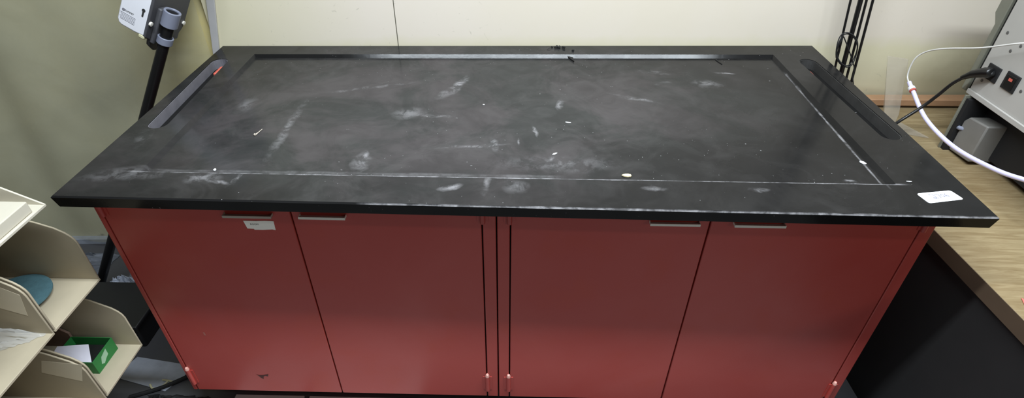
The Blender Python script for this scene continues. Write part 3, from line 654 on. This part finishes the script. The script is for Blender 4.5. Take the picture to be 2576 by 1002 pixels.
sc = MB(); sc.prism([(1.965, -0.020, TZ + 0.0004), (1.985, -0.042, TZ + 0.0004), (1.979, -0.050, TZ + 0.0004), (1.958, -0.040, TZ + 0.0004)], (0, 0, 0.002))
tag(sc.build('pink_scrap', M['chip'], bevel=0.0005), 'small pink scrap near the left edge of the oak table', 'scrap')

# wire stand: black rods rising behind the right end of the worktop
root = thing('wire_stand', 'black stand of thin upright rods behind the right end of the worktop', 'stand', (1.95, 0.80, TZ))
MB().prism([(1.900, 0.785, TZ), (2.000, 0.785, TZ), (2.000, 0.818, TZ), (1.900, 0.818, TZ)], (0, 0, 0.008)).build('foot_plate', M['black'], root, bevel=0.002)
for (xa, za, xb, zb, rr) in ((1.8598, .9598, 1.8850, .767, 0.0034), (1.8880, .9601, 1.9105, .7465, 0.0068), (1.9049, .9604, 1.9329, .7284, 0.0036), (1.9230, .9606, 1.9525, .7154, 0.0038)):
    k = (xb - xa) / (zb - za); f = lambda z: xa + k * (z - za)
    MB().tube([(f(TZ + 0.005), 0.80, TZ + 0.005), (f(1.5), 0.80, 1.5)], rr, 12).build('rod', M['black'], root)
cw = MB()
cx, cz = 1.895, 0.815; pts = []
for k in range(0, 46):
    t = math.radians(205 - k * 18); s = 1 - 0.004 * k
    pts.append((cx + 0.034 * s * math.cos(t) - 0.3 * (0.055 * s * math.sin(t)), 0.7865 - 0.0045 * math.sin(k * 0.9), cz + 0.055 * s * math.sin(t)))
pts += [(1.935, 0.787, 0.765), (1.945, 0.79, 0.73), (1.962, 0.782, 0.69), (1.985, 0.765, 0.65), (2.0, 0.75, 0.604)]
cw.tube(spline(pts, 3), 0.0017, 7)
tag(cw.build('wire_coil', M['matte_black']), 'loop of thin black wire hung on the upright rods at the wall', 'wire')

# clear acrylic bracket
root = thing('acrylic_bracket', 'clear acrylic bracket standing on the oak table by the wall', 'bracket', (2.07, 0.74, TZ))
MB().prism([(2.022, 0.785, 0.80), (2.086, 0.781, 0.792), (2.100, 0.735, 0.63), (2.100, 0.735, TZ), (2.060, 0.738, TZ), (2.055, 0.738, 0.63)], (0.0015, 0.004, 0)).build('upright', M['acrylic'], root, bevel=0.0008)
MB().prism([(2.058, 0.734, TZ + 0.0005), (2.115, 0.732, TZ + 0.0005), (2.150, 0.640, TZ + 0.0005), (2.064, 0.672, TZ + 0.0005)], (0, 0, 0.004)).build('foot', M['acrylic'], root, bevel=0.0008)

# machine
XM = 2.167
mc = thing('bench_machine', 'grey and black electrical machine standing on the oak table at the right edge', 'machine', (2.36, 0.38, TZ))
MB().box(XM, 2.60, 0.12, 0.609, 0.780, 1.16).build('rear_panel', M['panel'], mc, bevel=0.002)
MB().box(XM + 0.012, 2.60, 0.609, 0.626, 0.772, 1.16).build('dark_gap_stand_in', M['matte_black'], mc)  # black slab added to show the dark gap beside the cover
cv = MB(); cv.prism([(XM + 0.004, 0.626, 0.765), (XM + 0.004, 0.644, 0.765), (XM + 0.004, 0.644, 0.95), (XM + 0.004, 0.662, 0.975), (XM + 0.004, 0.662, 1.16), (XM + 0.004, 0.626, 1.16)], (0.42, 0, 0))
cv.build('cover', M['olive'], mc, bevel=0.002)
lp = MB().box(XM - 0.006, XM + 0.02, 0.12, 0.609, 0.768, 0.781); lp.build('panel_lip', M['panel'], mc, bevel=0.001)
MB().box(2.22, 2.56, 0.13, 0.600, TZ + 0.02, 0.770).build('base_housing', M['matte_black'], mc, bevel=0.003)
MB().box(2.150, 2.30, 0.588, 0.594, TZ, 0.768).build('mounting_flange', M['olive'], mc, bevel=0.001)
MB().box(2.155, 2.30, 0.575, 0.588, TZ, 0.76).build('flange_backing', M['matte_black'], mc)
MB().prism([(2.168, 0.490, TZ + 0.012), (2.168, 0.574, TZ + 0.004), (2.168, 0.574, 0.698), (2.168, 0.560, 0.716), (2.168, 0.490, 0.724)], (0.07, 0, 0)).build('motor_block', M['block'], mc, bevel=0.004)
MB().tube([(2.165, 0.592, 0.672), (2.165, 0.57, 0.676), (2.185, 0.55, 0.678)], 0.006, 12).build('steel_fitting', M['clamp'], mc)
for yy in (0.56, 0.16):
    MB().lathe([(0.001, 0), (0.017, 0), (0.020, 0.022), (0.001, 0.022)], (2.235, yy - 0.04, TZ), (0, 0, 1), 20).build('rubber_foot', M['matte_black'], mc)
for (yy, zz) in ((.5854, .947), (.5273, .9337), (.5485, .9127), (.585, .8150), (.4574, .8435), (.46, .98)):
    MB().lathe([(0.0005, 0), (0.0046, 0), (0.0040, 0.0007), (0.0005, 0.0010)], (XM, yy, zz), (-1, 0, 0), 12).build('rivet', M['rivet'], mc)
il = MB().box(XM - 0.004, XM, 0.540, 0.585, 0.826, 0.866); il.build('power_inlet', M['matte_black'], mc, bevel=0.001)
sw = MB().box(XM - 0.004, XM, 0.474, 0.519, 0.828, 0.872).build('rocker_switch', M['matte_black'], mc, bevel=0.001)
rk = MB(); rk.prism([(XM - 0.004, 0.481, 0.834), (XM - 0.004, 0.512, 0.834), (XM - 0.004, 0.512, 0.866), (XM - 0.004, 0.481, 0.866)], (-0.002, 0, 0)); rk.build('rocker', M['black'], sw, bevel=0.0006)
MB().box(XM - 0.0066, XM - 0.0058, 0.490, 0.502, 0.853, 0.860).build('red_mark', M['red'], sw)
# power cord
pc = thing('power_cord', 'black power cord plugged into the machine, running down behind the worktop', 'cord', (2.16, 0.56, 0.846))
pg = MB(); pg.tube([(XM - 0.0042, 0.560, 0.847), (XM - 0.018, 0.560, 0.847)], 0.016, 4); pg.tube([(XM - 0.016, 0.550, 0.853), (XM - 0.020, 0.566, 0.846), (XM - 0.028, 0.592, 0.830), (XM - 0.036, 0.614, 0.808)], [0.0125, 0.0135, 0.0105, 0.0055], 12)
pg.build('plug', M['black'], pc, bevel=0.004)
MB().tube(spline([(XM - 0.032, 0.604, 0.818), (2.123, 0.622, 0.788), (2.108, 0.634, 0.745), (2.085, 0.642, 0.702), (2.04, 0.638, 0.6607), (1.985, 0.607, 0.6415), (1.93, 0.57, 0.628), (1.862, 0.53, 0.60), (1.853, 0.52, 0.45), (1.85, 0.50, 0.10), (1.85, 0.48, 0.008)], 6), 0.0046, 10).build('cable', M['black'], pc)
# tubing
tb = thing('tubing', 'pale lavender tubing looping from the machine across the oak table', 'tube', (2.08, 0.7, 0.74))
MB().tube(spline([(XM - 0.001, 0.438, 0.968), (2.135, 0.4827, 0.9585), (2.12, 0.5833, 0.9067), (2.1, 0.6753, 0.8679), (2.09, 0.7301, 0.8365), (2.08, 0.749, 0.8042), (2.08, 0.7469, 0.7547), (2.08, 0.715, 0.735)], 8), 0.0022, 10).build('thin_tube', M['thin'], tb)
MB().tube(spline([(2.08, 0.728, 0.742), (2.08, 0.702, 0.7306), (2.09, 0.6088, 0.6815), (2.1, 0.4812, 0.6655), (2.11, 0.3475, 0.6828), (2.12, 0.2707, 0.7032), (2.13, 0.2079, 0.7269), (2.17, 0.15, 0.775)], 8), 0.0060, 12).build('sleeve', M['sleeve'], tb)
cn = MB(); cn.tube([(2.08, 0.7095, 0.7325), (2.08, 0.7000, 0.7295)], 0.0098, 16); cn.build('collar', M['white'], tb)
cr = MB(); cr.tube([(2.08, 0.6998, 0.7294), (2.08, 0.6955, 0.7278)], 0.0090, 16); co = cr.build('collar_ring', M['red'], tb); co['label'] = 'red ring on the tubing collar'
